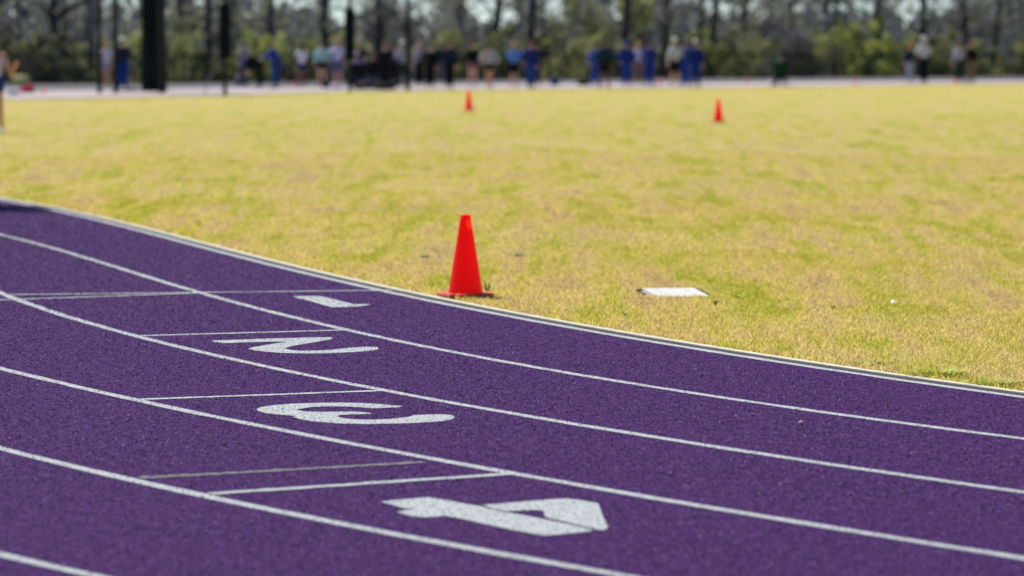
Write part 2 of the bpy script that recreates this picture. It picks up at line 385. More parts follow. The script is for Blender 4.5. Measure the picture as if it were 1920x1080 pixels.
tag(link('woodland_floor', mesh_from(V, [(i, i+1, 21+i, 20+i) for i in range(19)]), M_SOIL), kind='structure')

# ------------------------------------------------------------------ traffic cones, lid, weeds
def cone_mat():
    m, n, l, p = new_mat('orange_vinyl'); tc = n.new('ShaderNodeTexCoord').outputs['Object']
    f = nz(n, l, tc, 9, 6, .65); c = ramp(n, l, f, [(.3, (.84, .010, .003)), (.6, (.93, .016, .004)), (.85, (.95, .035, .008))])
    sp = ramp(n, l, nz(n, l, tc, 60, 4, .7), [(.64, 0.0), (.74, .6)])
    l.new(mixc(n, l, sp, c, (.75, .07, .03)), p.inputs['Base Color'])
    p.inputs['Roughness'].default_value = .35; p.inputs['Specular IOR Level'].default_value = .35
    tr = n.new('ShaderNodeBsdfTranslucent'); tr.inputs[0].default_value = (1.0, .04, .003, 1); x = n.new('ShaderNodeMixShader'); x.inputs[0].default_value = .64
    l.new(p.outputs[0], x.inputs[1]); l.new(tr.outputs[0], x.inputs[2]); l.new(x.outputs[0], n['Material Output'].inputs[0])
    bump(n, l, p, nz(n, l, tc, 30, 4), .15, .004); return m
M_CONE = cone_mat(); M_CONEB = mat('cone_base_vinyl', (.55, .05, .02), .5, .3, 12, .4, .002)
def cone(px, py, label, hgt=.445, yaw=.3, proto=None, tilt=0, dirt=False):
    x, y = [float(v) for v in gp(px, py)]; z = float(ground_z(x, y)) + .006
    if proto is None:
        o = empty('traffic_cone', (x, y, z), yaw)
        k = hgt / .445; b = MB()
        b.lathe([(.094*k, .019*k), (.0925*k, .03*k), (.060*k, .235*k), (.030*k, .425*k), (.027*k, .441*k), (.0245*k, .445*k), (.021*k, .4435*k), (.0225*k, .43*k)], 48)
        b.build('cone_body', M_CONE, o, True)
        me = bpy.data.meshes.new('base'); bm = bmesh.new(); bmesh.ops.create_cube(bm, size=1)
        bmesh.ops.scale(bm, vec=(.262*k, .262*k, .02*k), verts=bm.verts); bmesh.ops.translate(bm, vec=(0, 0, .008*k), verts=bm.verts)
        vert = [e for e in bm.edges if abs(e.verts[0].co.z - e.verts[1].co.z) > .01*k]
        bmesh.ops.bevel(bm, geom=vert, offset=.035*k, segments=4, affect='EDGES')
        bmesh.ops.bevel(bm, geom=[e for e in bm.edges], offset=.003*k, segments=1, affect='EDGES'); bm.to_mesh(me); bm.free()
        link('base', me, M_CONEB, o)
    else:
        o = copy_tree(proto); o.location = (x, y, z); o.rotation_euler = (0, 0, yaw)
    o.rotation_euler.x = tilt
    return tag(o, label, 'traffic cone', 'orange cones on the grass' if hgt > .3 else 'small orange cones on the concrete')
c0 = cone(873, 557, 'largest orange cone, on the grass beside the track kerb', hgt=.456, yaw=.42)
cone(1347, 228, 'orange cone standing alone on the right of the grass', yaw=.2, proto=c0)
cone(879, 208, 'small far orange cone in front of the people at mid field', yaw=.9, proto=c0)
m0 = cone(1605, 159, 'little orange cone left of the couple in grey trousers and hoodie', .23)
for px, py, lb in ((1400, 159, 'little orange cone left of the chair with the green figure'), (1792, 158.5, 'little orange cone at the feet of the pair far right'),
                   (1237, 161, 'little orange cone between two groups in blue'), (553, 163, 'little orange cone by the girl in white top and dark shorts'), (82, 177, 'little orange cone on the left of the pale concrete')):
    cone(px, py, lb, .23, random.random(), m0)

M_LID = mat('lid_concrete', (.47, .475, .45), .75, .10, 18, .3, .002); M_DIRT = mat('dark_soil', (.055, .042, .025), .95, .4, 40, .1, .004)
o = empty('valve_box', (LID_C[0], LID_C[1], float(ground_z(*LID_C)) - .011), .15)
rx = Matrix.Rotation(R(2.1), 3, 'X'); b = MB()
for (cx, wv) in ((-.117, .070), (-.0005, .159), (.1165, .070)): b.box(rx @ Vector((cx, 0, .012)), (wv - .002, .50, .03), rx)
b.build('lid', M_LID, o)
b = MB()
for dx, dy, sx, sy in ((0, .272, .36, .035), (.18, .10, .025, .30), (-.18, .14, .02, .22)): b.box((dx, dy, .006 if dy < .2 else .014), (sx, sy, .03), rx)
b.build('soil_rim', M_DIRT, o)
tag(o, 'pale concrete valve box lid sunk in the grass', 'valve box')

M_WEED = mat('weed_green', (.20, .25, .06), .6, .4, 20, .3); M_TUFT = mat('tuft_green', (.26, .33, .03), .6, .3, 15, .3); M_DARKW = mat('weed_dark', (.14, .17, .045), .7, .4, 20, .3)
def weed(px, py, rad, hgt, n, m, label, broad=.5):
    x, y = [float(v) for v in gp(px, py)]; z = float(ground_z(x, y)) - .003
    V = []; F = []
    for i in range(n):
        a = random.random() * 6.283; r0 = rad * random.random() ** .6 * (.6 if n > 30 else .05); bx, by = math.cos(a)*r0, math.sin(a)*r0
        t = a + random.uniform(-.6, .6); ln = rad * random.uniform(.3, .7); hh = hgt * random.uniform(.5, 1); wv = random.uniform(.6, 1.2) * broad * .02
        px_, py_ = -math.sin(t) * wv, math.cos(t) * wv; k = len(V)
        V += [(bx, by, 0), (bx + math.cos(t)*ln*.5 + px_, by + math.sin(t)*ln*.5 + py_, hh*.7), (bx + math.cos(t)*ln*.5 - px_, by + math.sin(t)*ln*.5 - py_, hh*.7), (bx + math.cos(t)*ln, by + math.sin(t)*ln, hh)]
        F += [(k, k+1, k+2), (k+1, k+3, k+2)]
    o = link('weed', mesh_from(V, F), m, None, (x, y, z)); return tag(o, label, 'weed', 'weeds in the dry grass')
weed(914, 549, .05, .08, 8, M_TUFT, 'leafy green weed right beside the nearest orange cone', .5)
weed(1172, 593, .05, .03, 12, M_TUFT, 'low green weed between the nearest cone and the pale lid')
weed(1343, 573, .05, .03, 14, M_TUFT, 'bright green sprig in front of the pale lid')
weed(1385, 562, .05, .025, 10, M_TUFT, 'green sprig right of the pale lid')
weed(1563, 598, .03, .03, 9, M_WEED, 'little weed left of the white scrap')
weed(1760, 704, .16, .035, 70, M_TUFT, 'bright green tuft against the kerb on the right', .25)
weed(1880, 722, .14, .03, 60, M_TUFT, 'bright green tuft by the kerb in the right corner', .25)
weed(1640, 683, .13, .02, 40, M_TUFT, 'thin bright tuft along the kerb left of the thicker tuft', .25)
weed(990, 478, .17, .02, 45, M_WEED, 'flat weed patch right of and behind the nearest cone')
weed(798, 478, .11, .02, 30, M_WEED, 'small weed patch left of the nearest cone')
for (px, py, lb) in ((1225, 335, 'dull clover clump at mid field below the far right cone'), (1600, 272, 'green clump on the faint mown line right of the far right cone'), (1815, 340, 'green clover clump at mid field far right'), (1775, 384, 'green clump on the right halfway down the grass')):
    weed(px, py, .20, .02, 40, M_WEED, lb, 1.0)
M_SCRAP = mat('paper_white', (.75, .75, .72), .6, .08, 30); x, y = [float(v) for v in gp(1675, 600)]
tag(link('paper_scrap', mesh_from([(-.010,-.014,0),(.011,-.010,.003),(.013,.014,.013),(-.008,.012,.017),(.001,0,.014)], [(0,1,4),(1,2,4),(2,3,4),(3,0,4)]), M_SCRAP, None, (x, y, float(ground_z(x, y)) + .018)), 'white paper scrap lying on the dry grass', 'litter')
x, y = [float(v) for v in gp(1501, 795)]
tag(link('dry_leaf', mesh_from([(-.011,0,0),(0,-.012,.003),(.012,.004,.002),(.002,.014,.007)], [(0,1,3),(1,2,3)]), mat('leaf_tan', (.32, .20, .17), .7, .2, 40), None, (x, y, .006)), 'tan dry leaf lying on the purple track', 'leaf')

# ------------------------------------------------------------------ wood: trees, bushes, far mass
M_BARK = mat('grey_bark', (.07, .067, .067), .9, .4, 4, .2, .02); M_BARKD = mat('dark_bark', (.045, .047, .052), .9, .4, 4, .2, .02); M_BARKL = mat('pale_bark', (.15, .14, .15), .9, .3, 4, .2, .02)
def leaf_mat(name, a, b, tl=.35):
    m, n, l, p = new_mat(name); g = n.new('ShaderNodeNewGeometry')
    c = ramp(n, l, g.outputs['Random Per Island'], [(.0, a), (1.0, b)])
    d = n.new('ShaderNodeBsdfDiffuse'); t = n.new('ShaderNodeBsdfTranslucent'); x = n.new('ShaderNodeMixShader'); x.inputs[0].default_value = tl
    l.new(c, d.inputs[0]); l.new(c, t.inputs[0]); l.new(d.outputs[0], x.inputs[1]); l.new(t.outputs[0], x.inputs[2]); l.new(x.outputs[0], n['Material Output'].inputs[0]); return m
M_TWIG = leaf_mat('twigs', (.14, .14, .15), (.26, .255, .265), .25)
M_SPRING = leaf_mat('spring_leaves', (.21, .235, .10), (.35, .36, .155), .55)
M_OLIVE = leaf_mat('olive_leaves', (.15, .16, .095), (.27, .275, .15), .5)
M_LIME = leaf_mat('lime_leaves', (.27, .31, .08), (.43, .46, .14), .55)
M_BRUSH = leaf_mat('brown_brush', (.125, .125, .13), (.24, .235, .235), .35)
M_FARW = leaf_mat('far_wood_leaves', (.13, .155, .175), (.25, .275, .26), .4)  # bluish, raised tone puts distance haze into the leaf colour
def quads(c, size, aspect=1.0, vertical=0.0):
    n = len(c); a = rng.normal(size=(n, 3)); a[:, 2] += vertical * np.sign(a[:, 2]) * 3; a /= np.linalg.norm(a, axis=1)[:, None]
    b = np.cross(a, rng.normal(size=(n, 3))); b /= np.linalg.norm(b, axis=1)[:, None]
    s = np.asarray(size).reshape(-1, 1) if np.ndim(size) else np.full((n, 1), size)
    a = a * s * aspect; b = b * s
    return np.stack([c - a, c + b * .8, c + a, c - b * .8], 1).reshape(-1, 3)
def tree_meshes(ht, tr, nleaf, ntwig, leaf_i):
    lean = random.uniform(-.06, .06); tb = MB(); pts = []; top = ht * .85
    for i in range(8):
        t = i / 7; pts.append((lean * ht * t + .12 * math.sin(t * 5 + ht), .08 * math.sin(t * 4 + 1), -.15 + top * t))
    tb.tube(pts, [tr * (1.25 if i == 0 else 1 - .8 * i / 7) for i in range(8)], 9)
    tips = []
    for k in range(13):
        z0 = random.uniform(.12, .8) * ht if k > 4 else random.uniform(1.6, 4.2); t = z0 / top; bx = lean * ht * t; a = random.uniform(0, 6.283); L = random.uniform(.16, .30) * ht * (1.1 - t * .6)
        P = [(bx, 0, z0)]
        for j in (1, 2, 3): P.append((bx + math.cos(a) * L * j / 3, math.sin(a) * L * j / 3 + random.uniform(-.15, .15), z0 + L * (.22 * j - .03 * j * j) + random.uniform(-.15, .15)))
        tb.tube(P, [tr * .32 * (1 - .3 * j) * (1.1 - t * .5) for j in range(4)], 6); tips += P[1:]
    tips = np.array(tips + [pts[-1], pts[-2]])
    ct = tips[rng.integers(0, len(tips), ntwig)] + rng.normal(0, .55, (ntwig, 3)); cl = tips[rng.integers(0, len(tips), nleaf)] + rng.normal(0, .75, (nleaf, 3))
    ct[:, 2] = np.maximum(ct[:, 2], .8); cl[:, 2] = np.maximum(cl[:, 2], .9)
    q = np.concatenate([quads(ct, .016, 22, .3), quads(cl, .05 + .05 * rng.random(nleaf), 1.5)])
    me = mesh_np(q, 4, mat_idx=[0] * ntwig + [1] * nleaf)
    for m in (M_TWIG, leaf_i): me.materials.append(m)
    return tb.mesh(True), me
VAR = [tree_meshes(15, .17, 420, 700, M_SPRING), tree_meshes(17, .24, 300, 750, M_OLIVE), tree_meshes(13, .13, 500, 600, M_OLIVE), tree_meshes(16, .20, 260, 750, M_SPRING), tree_meshes(14, .30, 420, 700, M_OLIVE)]
def depth_pt(px, Y): return (px - 960) / FPX * Y * 1.0, Y
def fence_y(px): return float(gp(px, np.interp(px, *zip(*FARL)) - .6)[1])
def tree(px, dY, var, bark, label, group, s=1.0, lean=0.0):
    Y = fence_y(px) + dY; x = (px - 960) / FPX * Y; t, c = VAR[var]
    o = empty('tree', (x, Y, 0), random.random() * 6.283); o.scale = (s, s, s * random.uniform(.9, 1.1))
    a = link('trunk', t.copy() if bark else t, None, o)
    if len(a.data.materials) == 0: a.data.materials.append(bark)
    link('crown', c, None, o)
    if lean: o.rotation_euler = (0, lean, 0)
    return tag(o, label, 'tree', group)
TG = 'trees at the edge of the wood'
for px, dY, v, bk, s, ln, lb in (
 (35, 7, 2, M_BARK, 1, 0, 'grey tree behind the raised arm at the left edge'), (103, 5, 4, M_BARKD, .85, 0, 'thick dark trunk between the left edge and the thin green post'),
 (168, 6, 0, M_BARKL, 1.05, .02, 'pale bluish trunk left of the thin cage posts'), (335, 8, 3, M_BARK, 1, 0, 'grey trunk just right of the hanging net'),
 (395, 6, 1, M_BARK, .8, -.04, 'slim trunk left of the padded post with a strut'), (497, 9, 3, M_BARK, .9, .05, 'tree between the two people in blue, behind them'),
 (608, 4, 1, M_BARKD, .95, 0, 'dark trunk behind the person in teal'), (706, 3, 4, M_BARKD, .95, .01, 'thick dark trunk right of the second padded post'),
 (738, 8, 0, M_BARK, .7, -.03, 'slim trunk left of the green post'), (858, 7, 2, M_BARK, 1, .04, 'slim tree above the three people in black'),
 (922, 4, 1, M_BARKD, .95, .085, 'leaning trunk above the girl in the grey top'), (997, 3, 1, M_BARKD, 1.0, 0, 'straight dark trunk above the person in a blue tracksuit'),
 (1018, 9, 2, M_BARKD, .9, 0, 'slim dark trunk just right of the straight dark one'), (1170, 4, 1, M_BARKD, .95, .02, 'dark trunk above the blue hoodie'),
 (1240, 6, 4, M_BARK, .95, .05, 'broad grey trunk between the two groups in blue'), (1332, 3, 1, M_BARKD, .9, .05, 'dark trunk right of the white caps'),
 (1392, 7, 3, M_BARK, .9, -.03, 'grey trunk left of the seated figure'), (1447, 9, 2, M_BARK, 1, 0, 'slim trunk just above the seated figure'),
 (1560, 8, 0, M_BARK, 1, .03, 'grey trunk left of the lime green bush'), (1648, 3, 1, M_BARKD, .9, 0, 'dark trunk behind the lime green bush'),
 (1722, 5, 4, M_BARK, .9, .04, 'broad trunk above the couple in grey trousers and hoodie'), (1805, 6, 4, M_BARKD, 1.0, -.02, 'broad dark trunk above the pair far right'),
 (1860, 5, 3, M_BARK, 1, .05, 'grey tree right of the pair far right'), (1912, 7, 2, M_BARK, 1, 0, 'slim tree at the right edge')):
    tree(px, dY, v, bk, lb, TG, s, ln)
for i in range(26):
    tree(-160 + 86 * i + random.uniform(-25, 25), random.uniform(13, 42), random.randrange(5), random.choice((M_BARK, M_BARKD, M_BARK)), 'bare grey tree deeper in the wood, among many alike', 'trees deeper in the wood', random.uniform(.7, 1.1), random.uniform(-.05, .05))

def bush_mesh(w_, h_, n, leaf, ntw):
    k = 16; C = np.c_[rng.normal(0, w_*.42, k), rng.normal(0, w_*.3, k), rng.random(k) ** 1.3 * h_ * 1.05 + .05]; r = rng.uniform(.10, .34, k) * min(w_, h_)
    j = rng.integers(0, k, n); d = rng.normal(size=(n, 3)); d /= np.linalg.norm(d, axis=1)[:, None]
    c = C[j] + d * (r[j] * rng.random(n) ** .4)[:, None]; c[:, 2] = np.clip(np.abs(c[:, 2]), .02, h_ * 1.25)
    st = np.c_[rng.normal(0, w_*.3, ntw), rng.normal(0, w_*.25, ntw), rng.random(ntw) * h_]
    me = mesh_np(np.concatenate([quads(c, .04 + .05 * rng.random(n), 1.6), quads(st, .014, 30, .8)]), 4, mat_idx=[0]*n + [1]*ntw)
    me.materials.append(leaf); me.materials.append(M_TWIG); return me
BV = {'olive': [bush_mesh(2.2, 1.9, 2200, M_OLIVE, 130), bush_mesh(2.8, 1.5, 2300, M_OLIVE, 130)], 'spring': [bush_mesh(2.0, 2.2, 1900, M_SPRING, 130), bush_mesh(2.6, 1.7, 2000, M_SPRING, 130)],
      'lime': [bush_mesh(2.4, 1.9, 2600, M_LIME, 100)], 'brown': [bush_mesh(2.4, 2.6, 2000, M_BRUSH, 260), bush_mesh(2.0, 3.0, 1900, M_BRUSH, 300)]}
def bush(px, dY, kind, s, label, group, sz=1.0):
    Y = fence_y(px) + dY; me = random.choice(BV[kind])
    o = link('bush', me, None, None, ((px - 960) / FPX * Y, Y, 0)); o.rotation_euler = (0, 0, random.random() * 6.283); o.scale = (s, s, s * sz)
    return tag(o, label, 'bush', group)
BG = 'bushes behind the fence'
for px, dY, kd, s, sz, lb in (
 (1640, 2.5, 'lime', 1.0, 1.35, 'brightest lime green bush, left of the couple in grey trousers and hoodie'), (1500, 3, 'spring', .9, 1.1, 'yellow green bush just right of the seated figure'),
 (1318, 3, 'lime', .75, 1.5, 'lime bush right of the white caps'), (1140, 6, 'spring', 1.3, 1.6, 'tall pale green bush behind the group in blue'),
 (875, 3, 'spring', .9, 1.2, 'yellow green bush behind the girl in the black jacket'), (745, 3, 'spring', .7, 1.1, 'small yellow green bush left of the green post'),
 (472, 3, 'lime', .7, 1.4, 'yellow green bush right of the first padded post'), (545, 3, 'spring', .8, 1.1, 'yellow green bush behind the blue person reaching forward'),
 (325, 3, 'spring', .8, 1.3, 'yellow green bush right of the hanging net'), (90, 3, 'olive', 1.0, 1.2, 'olive bush near the left edge behind the fence'),
 (1830, 2.5, 'spring', .9, .9, 'low green bush at the fence on the far right'), (1065, 3, 'spring', 1.0, 1.0, 'green bush in the gap right of the blue tracksuit'),
 (1390, 3, 'spring', .9, 1.0, 'green bush left of the seated figure'), (1690, 4, 'spring', .7, .9, 'small green bush right of the lime bush')):
    bush(px, dY, kd, s, lb, BG, sz)
for i in range(62):
    k = random.choice(('olive', 'olive', 'brown', 'brown', 'spring'))
    bush(-120 + 35 * i + random.uniform(-14, 14), random.uniform(3, 14), k, random.uniform(.75, 1.15), {'olive': 'dull olive bush in the undergrowth behind the fence', 'brown': 'bare brown brush in the undergrowth behind the fence', 'spring': 'plain yellow green bush in the undergrowth behind the fence'}[k], 'undergrowth behind the fence', random.uniform(.7, 1.2))
def far_wood():
    n = 60000; px = rng.uniform(-260, 2180, n); Y = 205 + 45 * rng.random(n) + 0 * px; x = (px - 960) / FPX * Y
    z = rng.random(n) ** 1.25 * 10
    lim = np.array([2.5 + 2.2 * mnoise.noise(Vector((a * .45, 3.1, 0))) + .9 * mnoise.noise(Vector((a * 1.7, 9.3, 0))) for a in x])
    hole = np.array([mnoise.noise(Vector((a * .55, c * .6, 5.2))) for a, c in zip(x, z)])
    keep = (z < lim + .5) | ((hole > .04) & (rng.random(n) < .48))
    c = np.c_[x, Y, z][keep]; return mesh_np(quads(c, .12 + .2 * rng.random(len(c)), 1.7, .4), 4)
tag(link('far_wood', far_wood(), M_FARW), 'grey brown mass of far woodland behind the trees', 'wood', kind='stuff')

# ------------------------------------------------------------------ fence
M_BLACK = mat('black_metal', (.010, .012, .011), .6, .2, 10, .15); M_WIRE = mat('black_wire', (.018, .02, .019), .5, .2, 10)
def fence():
    P = [np.array((float((px - 960) / FPX * (fence_y(px) + .8)), fence_y(px) + .8)) for px in np.linspace(-300, 2250, 24)]
    o = empty('chain_link_fence', (0, 170, 0)); o.location = (0, 0, 0)
    r = MB(); wv = MB(); hf = 1.16
    for a, b in zip(P, P[1:]):
        r.tube([(*a, hf), (*b, hf)], .034, 6); r.tube([(*a, .06), (*b, .06)], .008, 4)
        L = np.linalg.norm(b - a); d = (b - a) / L; s = .075; k = int(L / s)
        for i in range(-15, k):
            for sg in (1, -1):
                t0, t1 = i * s, i * s + 1.08; z0, z1 = (.06, 1.14) if sg > 0 else (1.14, .06)
                if t0 < 0: z0 += (z1 - z0) * (-t0) / (t1 - t0); t0 = 0
                if t1 > L: z1 = z0 + (z1 - z0) * (L - t0) / (t1 - t0); t1 = L
                if t1 - t0 < .02: continue
                p = a + d * t0; q = a + d * t1; off = .004 * sg; wv.add([(p[0], p[1] + off, z0 - .004), (q[0], q[1] + off, z1 - .004), (q[0], q[1] + off, z1 + .004), (p[0], p[1] + off, z0 + .004)], [(0,1,2,3)])
    r.build('rail', M_BLACK, o); wv.build('wire_mesh', M_WIRE, o)
    for a in P:
        b = MB(); b.tube([(*a, -.05), (*a, hf + .04)], .033, 8); b.lathe([(.036, 0), (.03, .03), (.0, .045)], 8, (*a, hf + .04)); b.build('post', M_BLACK, o)
    return tag(o, 'long black chain link fence in front of the wood', 'fence')
fence()

# ------------------------------------------------------------------ throwing cage posts and net
M_PAD = mat('dark_pad', (.003, .006, .012), .8, .3, 5, .1); M_GREENP = mat('green_post_paint', (.004, .013, .009), .6, .2, 6, .15); M_NET = mat('black_netting', (.022, .027, .029), .9, .5, 8, .1)
M_DSTEEL = mat('dark_steel', (.06, .065, .065), .5, .15, 10, .3); M_STEEL = mat('grey_steel', (.16, .17, .18), .4, .15, 10, .5, 0, .6)
def at(px, py): x, y = gp(px, py); return float(x), float(y)
def padded_post(px, py, z0, strut, label):
    x, y = at(px, py); o = empty('cage_post', (x, y, .02)); s = FPX / y
    b = MB(); b.tube([(0, 0, 0), (0, 0, 6.2)], .065, 12); b.lathe([(.13, 0), (.13, .02), (.06, .025)], 12); b.build('pole', M_GREENP, o, True)
    b = MB(); b.lathe([(.056, z0), (.15, z0 + .01), (.18, z0 + .05), (.18, 2.72), (.165, 2.77), (.056, 2.78)], 16); b.build('pad', M_PAD, o, True)
    b = MB(); rr = Vector((strut[0], strut[1], 0)); rr.z = .40; b.tube([(0, 0, z0 + .08), tuple(rr)], .05, 8); b.tube([(rr.x, rr.y, .44), (rr.x, rr.y, 0)], .015, 6); b.build('strut', M_DSTEEL, o)
    return tag(o, label, 'post', 'posts of the throwing cage')
padded_post(422, 181, 1.10, (-.62, .5), 'padded dark post with a slanting strut, right of the hanging net')
padded_post(656, 172, 1.06, (-.80, .5), 'padded dark post with a strut, in front of the seated people')
def thin_post(px, py, rad, label):
    x, y = at(px, py); o = empty('cage_post', (x, y, .02)); b = MB(); b.tube([(0, 0, 0), (0, 0, 6.0)], rad, 10); b.build('pole', M_GREENP, o, True)
    b = MB(); b.lathe([(.12, 0), (.12, .02), (.06, .03), (.0, .031)], 12); b.build('foot_plate', M_GREENP, o); return tag(o, label, 'post', 'posts of the throwing cage')
thin_post(187, 176, .075, 'thin green post left of the person in a pinkish top'); thin_post(217, 176, .085, 'thin green post beside the person in a white cap')
thin_post(765, 170, .075, 'green post in front of the person with a black backpack')
thin_post(303, 176, .10, 'dark post at the right side of the hanging net'); thin_post(274, 172, .07, 'dark post at the left side of the hanging net')
x, y = at(289, 175); n = 60; V = []; F = []
for j in range(14):
    for i in range(n):
        t = i / (n - 1); ang = t * 26; wv = .41 * (1 + .08 * math.sin(j * .9)); V.append(((t - .5) * 2 * wv, .13 * math.sin(ang + .25 * math.sin(j * .7 + t * 6)) + .03 * math.sin(j + i), .05 + j * .45))
F = [(j*n+i, j*n+i+1, (j+1)*n+i+1, (j+1)*n+i) for j in range(13) for i in range(n-1)]
nb = link('net_curtain', mesh_from(V, F, True), M_NET, None, (x, y, 0)); tag(nb, 'gathered black net hanging in thick folds between two posts', 'net')
x, y = at(555, 163); o = empty('glint_pole', (x, y, .02)); b = MB(); b.tube([(0,0,0),(0,0,4.5)], .016, 8); b.build('pole', M_STEEL, o)
for k in range(9):
    b = MB(); b.lathe([(.0, 0), (.036, .02), (.044, .04), (.036, .06), (.0, .08)], 10, (0, 0, 1.5 + .29 * k)); b.build('glint_bead', M_CONC, o, True)  # pale beads modelled in place of bright glints along the pole
tag(o, 'thin pole with a row of small pale beads in place of glints', 'pole')

# ------------------------------------------------------------------ people
def skin_mesh(verts, edges, rad, levels=1, root=0):
    me = bpy.data.meshes.new('skin'); me.from_pydata([tuple(v) for v in verts], edges, []); o = bpy.data.objects.new('tmp', me); COL.objects.link(o)
    md = o.modifiers.new('s', 'SKIN'); md.use_smooth_shade = True; md.branch_smoothing = .4
    for i, r in enumerate(rad):
        sv = me.skin_vertices[0].data[i]; sv.radius = (r, r) if not isinstance(r, tuple) else r; sv.use_root = (i == root)
    ss = o.modifiers.new('u', 'SUBSURF'); ss.levels = levels; ss.render_levels = levels
    dg = bpy.context.evaluated_depsgraph_get(); res = bpy.data.meshes.new_from_object(o.evaluated_get(dg)); bpy.data.objects.remove(o); bpy.data.meshes.remove(me)
    return res
ARMS = {'down': ((.055, -.02, -.28), (.075, .04, -.53)), 'hips': ((.17, -.08, -.23), (.02, .07, -.42)), 'folded': ((.06, .07, -.26), (-.13, .22, -.22)),
        'raised': ((.14, .10, .03), (.04, .14, .24)), 'forward': ((.03, .20, -.16), (.0, .44, -.16)), 'phone': ((.06, .08, -.26), (-.06, .28, -.10)), 'pocket': ((.10, -.05, -.27), (.06, .10, -.46))}
CM = {}
def cloth(c, rough=.85):
    k = tuple(round(x, 3) for x in c)
    if k not in CM: CM[k] = mat('cloth', c, rough, .14, 7, .1, .004)
    return CM[k]
M_SKIN = mat('skin', (.60, .33, .25), .55, .08, 9, .4); M_SKINT = mat('tan_skin', (.60, .29, .17), .55, .08, 9, .4); M_SKIND = mat('dark_skin', (.16, .08, .05), .55, .1, 9, .4)
M_SHOE = mat('white_shoe', (.6, .58, .6), .6, .1, 9); M_SHOED = mat('dark_shoe', (.03, .03, .04), .6, .1, 9)
M_EYE = mat('eye_dark', (.02, .015, .012), .3, .1, 9)
def person(px, py, h, yaw, label, top=(.1,.1,.1), bot=(.1,.1,.1), sleeve='long', legs='long', hair=(.04,.025,.015), headwear=None, hw=(.7,.7,.7), arms=('down','down'), lean=0.0, sit=0.0,
           stance=.10, stride=0.0, skin=None, hair_long=False, shoes=None, coat=0.0, bulk=1.4, wpos=None, group='people beyond the field', watch=False):
    x, y = wpos if wpos else at(px, py); z0 = .022 if y > 100 else max(0.0, float(ground_z(x, y)))
    root = empty('person', (x, y, z0), yaw); tag(root, label, 'person', group); k = h / 1.74; skin = skin or M_SKIN
    pz = .93 if not sit else sit + .08
    bulk *= 1.25
    J = {'pel': Vector((0, 0, pz)), 'wai': Vector((0, .0, pz+.16)), 'che': Vector((0, .01, pz+.34)), 'nb': Vector((0, 0, pz+.50)), 'nk': Vector((0, .015, pz+.57)),
         'h1': Vector((0, .03, pz+.645)), 'h2': Vector((0, .025, pz+.715)), 'h3': Vector((0, .01, pz+.775))}
    for s, sn in ((-1, 'l'), (1, 'r')):
        sh = Vector((s*.175, 0, pz+.455)); J['sh'+sn] = sh; arm = arms[0 if s < 0 else 1]
        e, wr = ARMS[arm] if isinstance(arm, str) else arm
        J['el'+sn] = sh + Vector((e[0]*s, e[1], e[2])); J['wr'+sn] = sh + Vector((wr[0]*s, wr[1], wr[2]))
        d = (J['wr'+sn] - J['el'+sn]).normalized(); side = d.cross(Vector((0, 1, 0))) if abs(d.y) < .8 else d.cross(Vector((0, 0, 1))); side.normalize(); side *= s; cur = d.cross(side).normalized()
        J['pa'+sn] = J['wr'+sn] + d * .075
        for i in range(4):
            off = side * (.030 - .020 * i); ln = (.066, .076, .072, .056)[i]; J['f%da%s' % (i, sn)] = J['pa'+sn] + off + d * (.024 + ln * .5) + cur * .004; J['f%db%s' % (i, sn)] = J['pa'+sn] + off * 1.05 + d * (.02 + ln) + cur * (.018 + .004 * i)
        J['ta'+sn] = J['wr'+sn] + d * .05 + side * .045; J['tb'+sn] = J['wr'+sn] + d * .085 + side * .058 + cur * .012
    if lean:
        M = Matrix.Rotation(-lean, 3, 'X'); p0 = J['pel'].copy()
        for kk in J:
            if kk != 'pel': J[kk] = p0 + M @ (J[kk] - p0)
    for s, sn in ((-1, 'l'), (1, 'r')):
        J['hp'+sn] = Vector((s*.085, 0, pz - .05))
        if sit:
            J['kn'+sn] = Vector((s*.13, .42, pz - .03)); J['an'+sn] = Vector((s*.13, .44, .09)); J['to'+sn] = Vector((s*.15, .60, .045))
        else:
            f = stride * s; J['kn'+sn] = Vector((s*stance, f*.5 + .02, .49)); J['an'+sn] = Vector((s*stance*1.15, f - .01, .09)); J['to'+sn] = Vector((s*stance*1.35, f + .15, .042))
    RAD = {'pel': .125, 'wai': .118, 'che': .135, 'nb': .085, 'nk': .052, 'h1': .072, 'h2': .092, 'h3': .066}
    for sn in 'lr':
        RAD.update({'sh'+sn: .062, 'el'+sn: .042, 'wr'+sn: .030, 'pa'+sn: (.036, .022), 'hp'+sn: .088, 'kn'+sn: .060, 'an'+sn: .042, 'to'+sn: .034, 'ta'+sn: .011, 'tb'+sn: .009})
        for i in range(4): RAD['f%da%s' % (i, sn)] = .0095; RAD['f%db%s' % (i, sn)] = .008
    E = [('pel','wai'),('wai','che'),('che','nb'),('nb','nk'),('nk','h1'),('h1','h2'),('h2','h3')]
    for sn in 'lr':
        E += [('che','sh'+sn),('sh'+sn,'el'+sn),('el'+sn,'wr'+sn),('wr'+sn,'pa'+sn),('wr'+sn,'ta'+sn),('ta'+sn,'tb'+sn),('pel','hp'+sn),('hp'+sn,'kn'+sn),('kn'+sn,'an'+sn),('an'+sn,'to'+sn)]
        for i in range(4): E += [('pa'+sn,'f%da%s' % (i, sn)),('f%da%s' % (i, sn),'f%db%s' % (i, sn))]
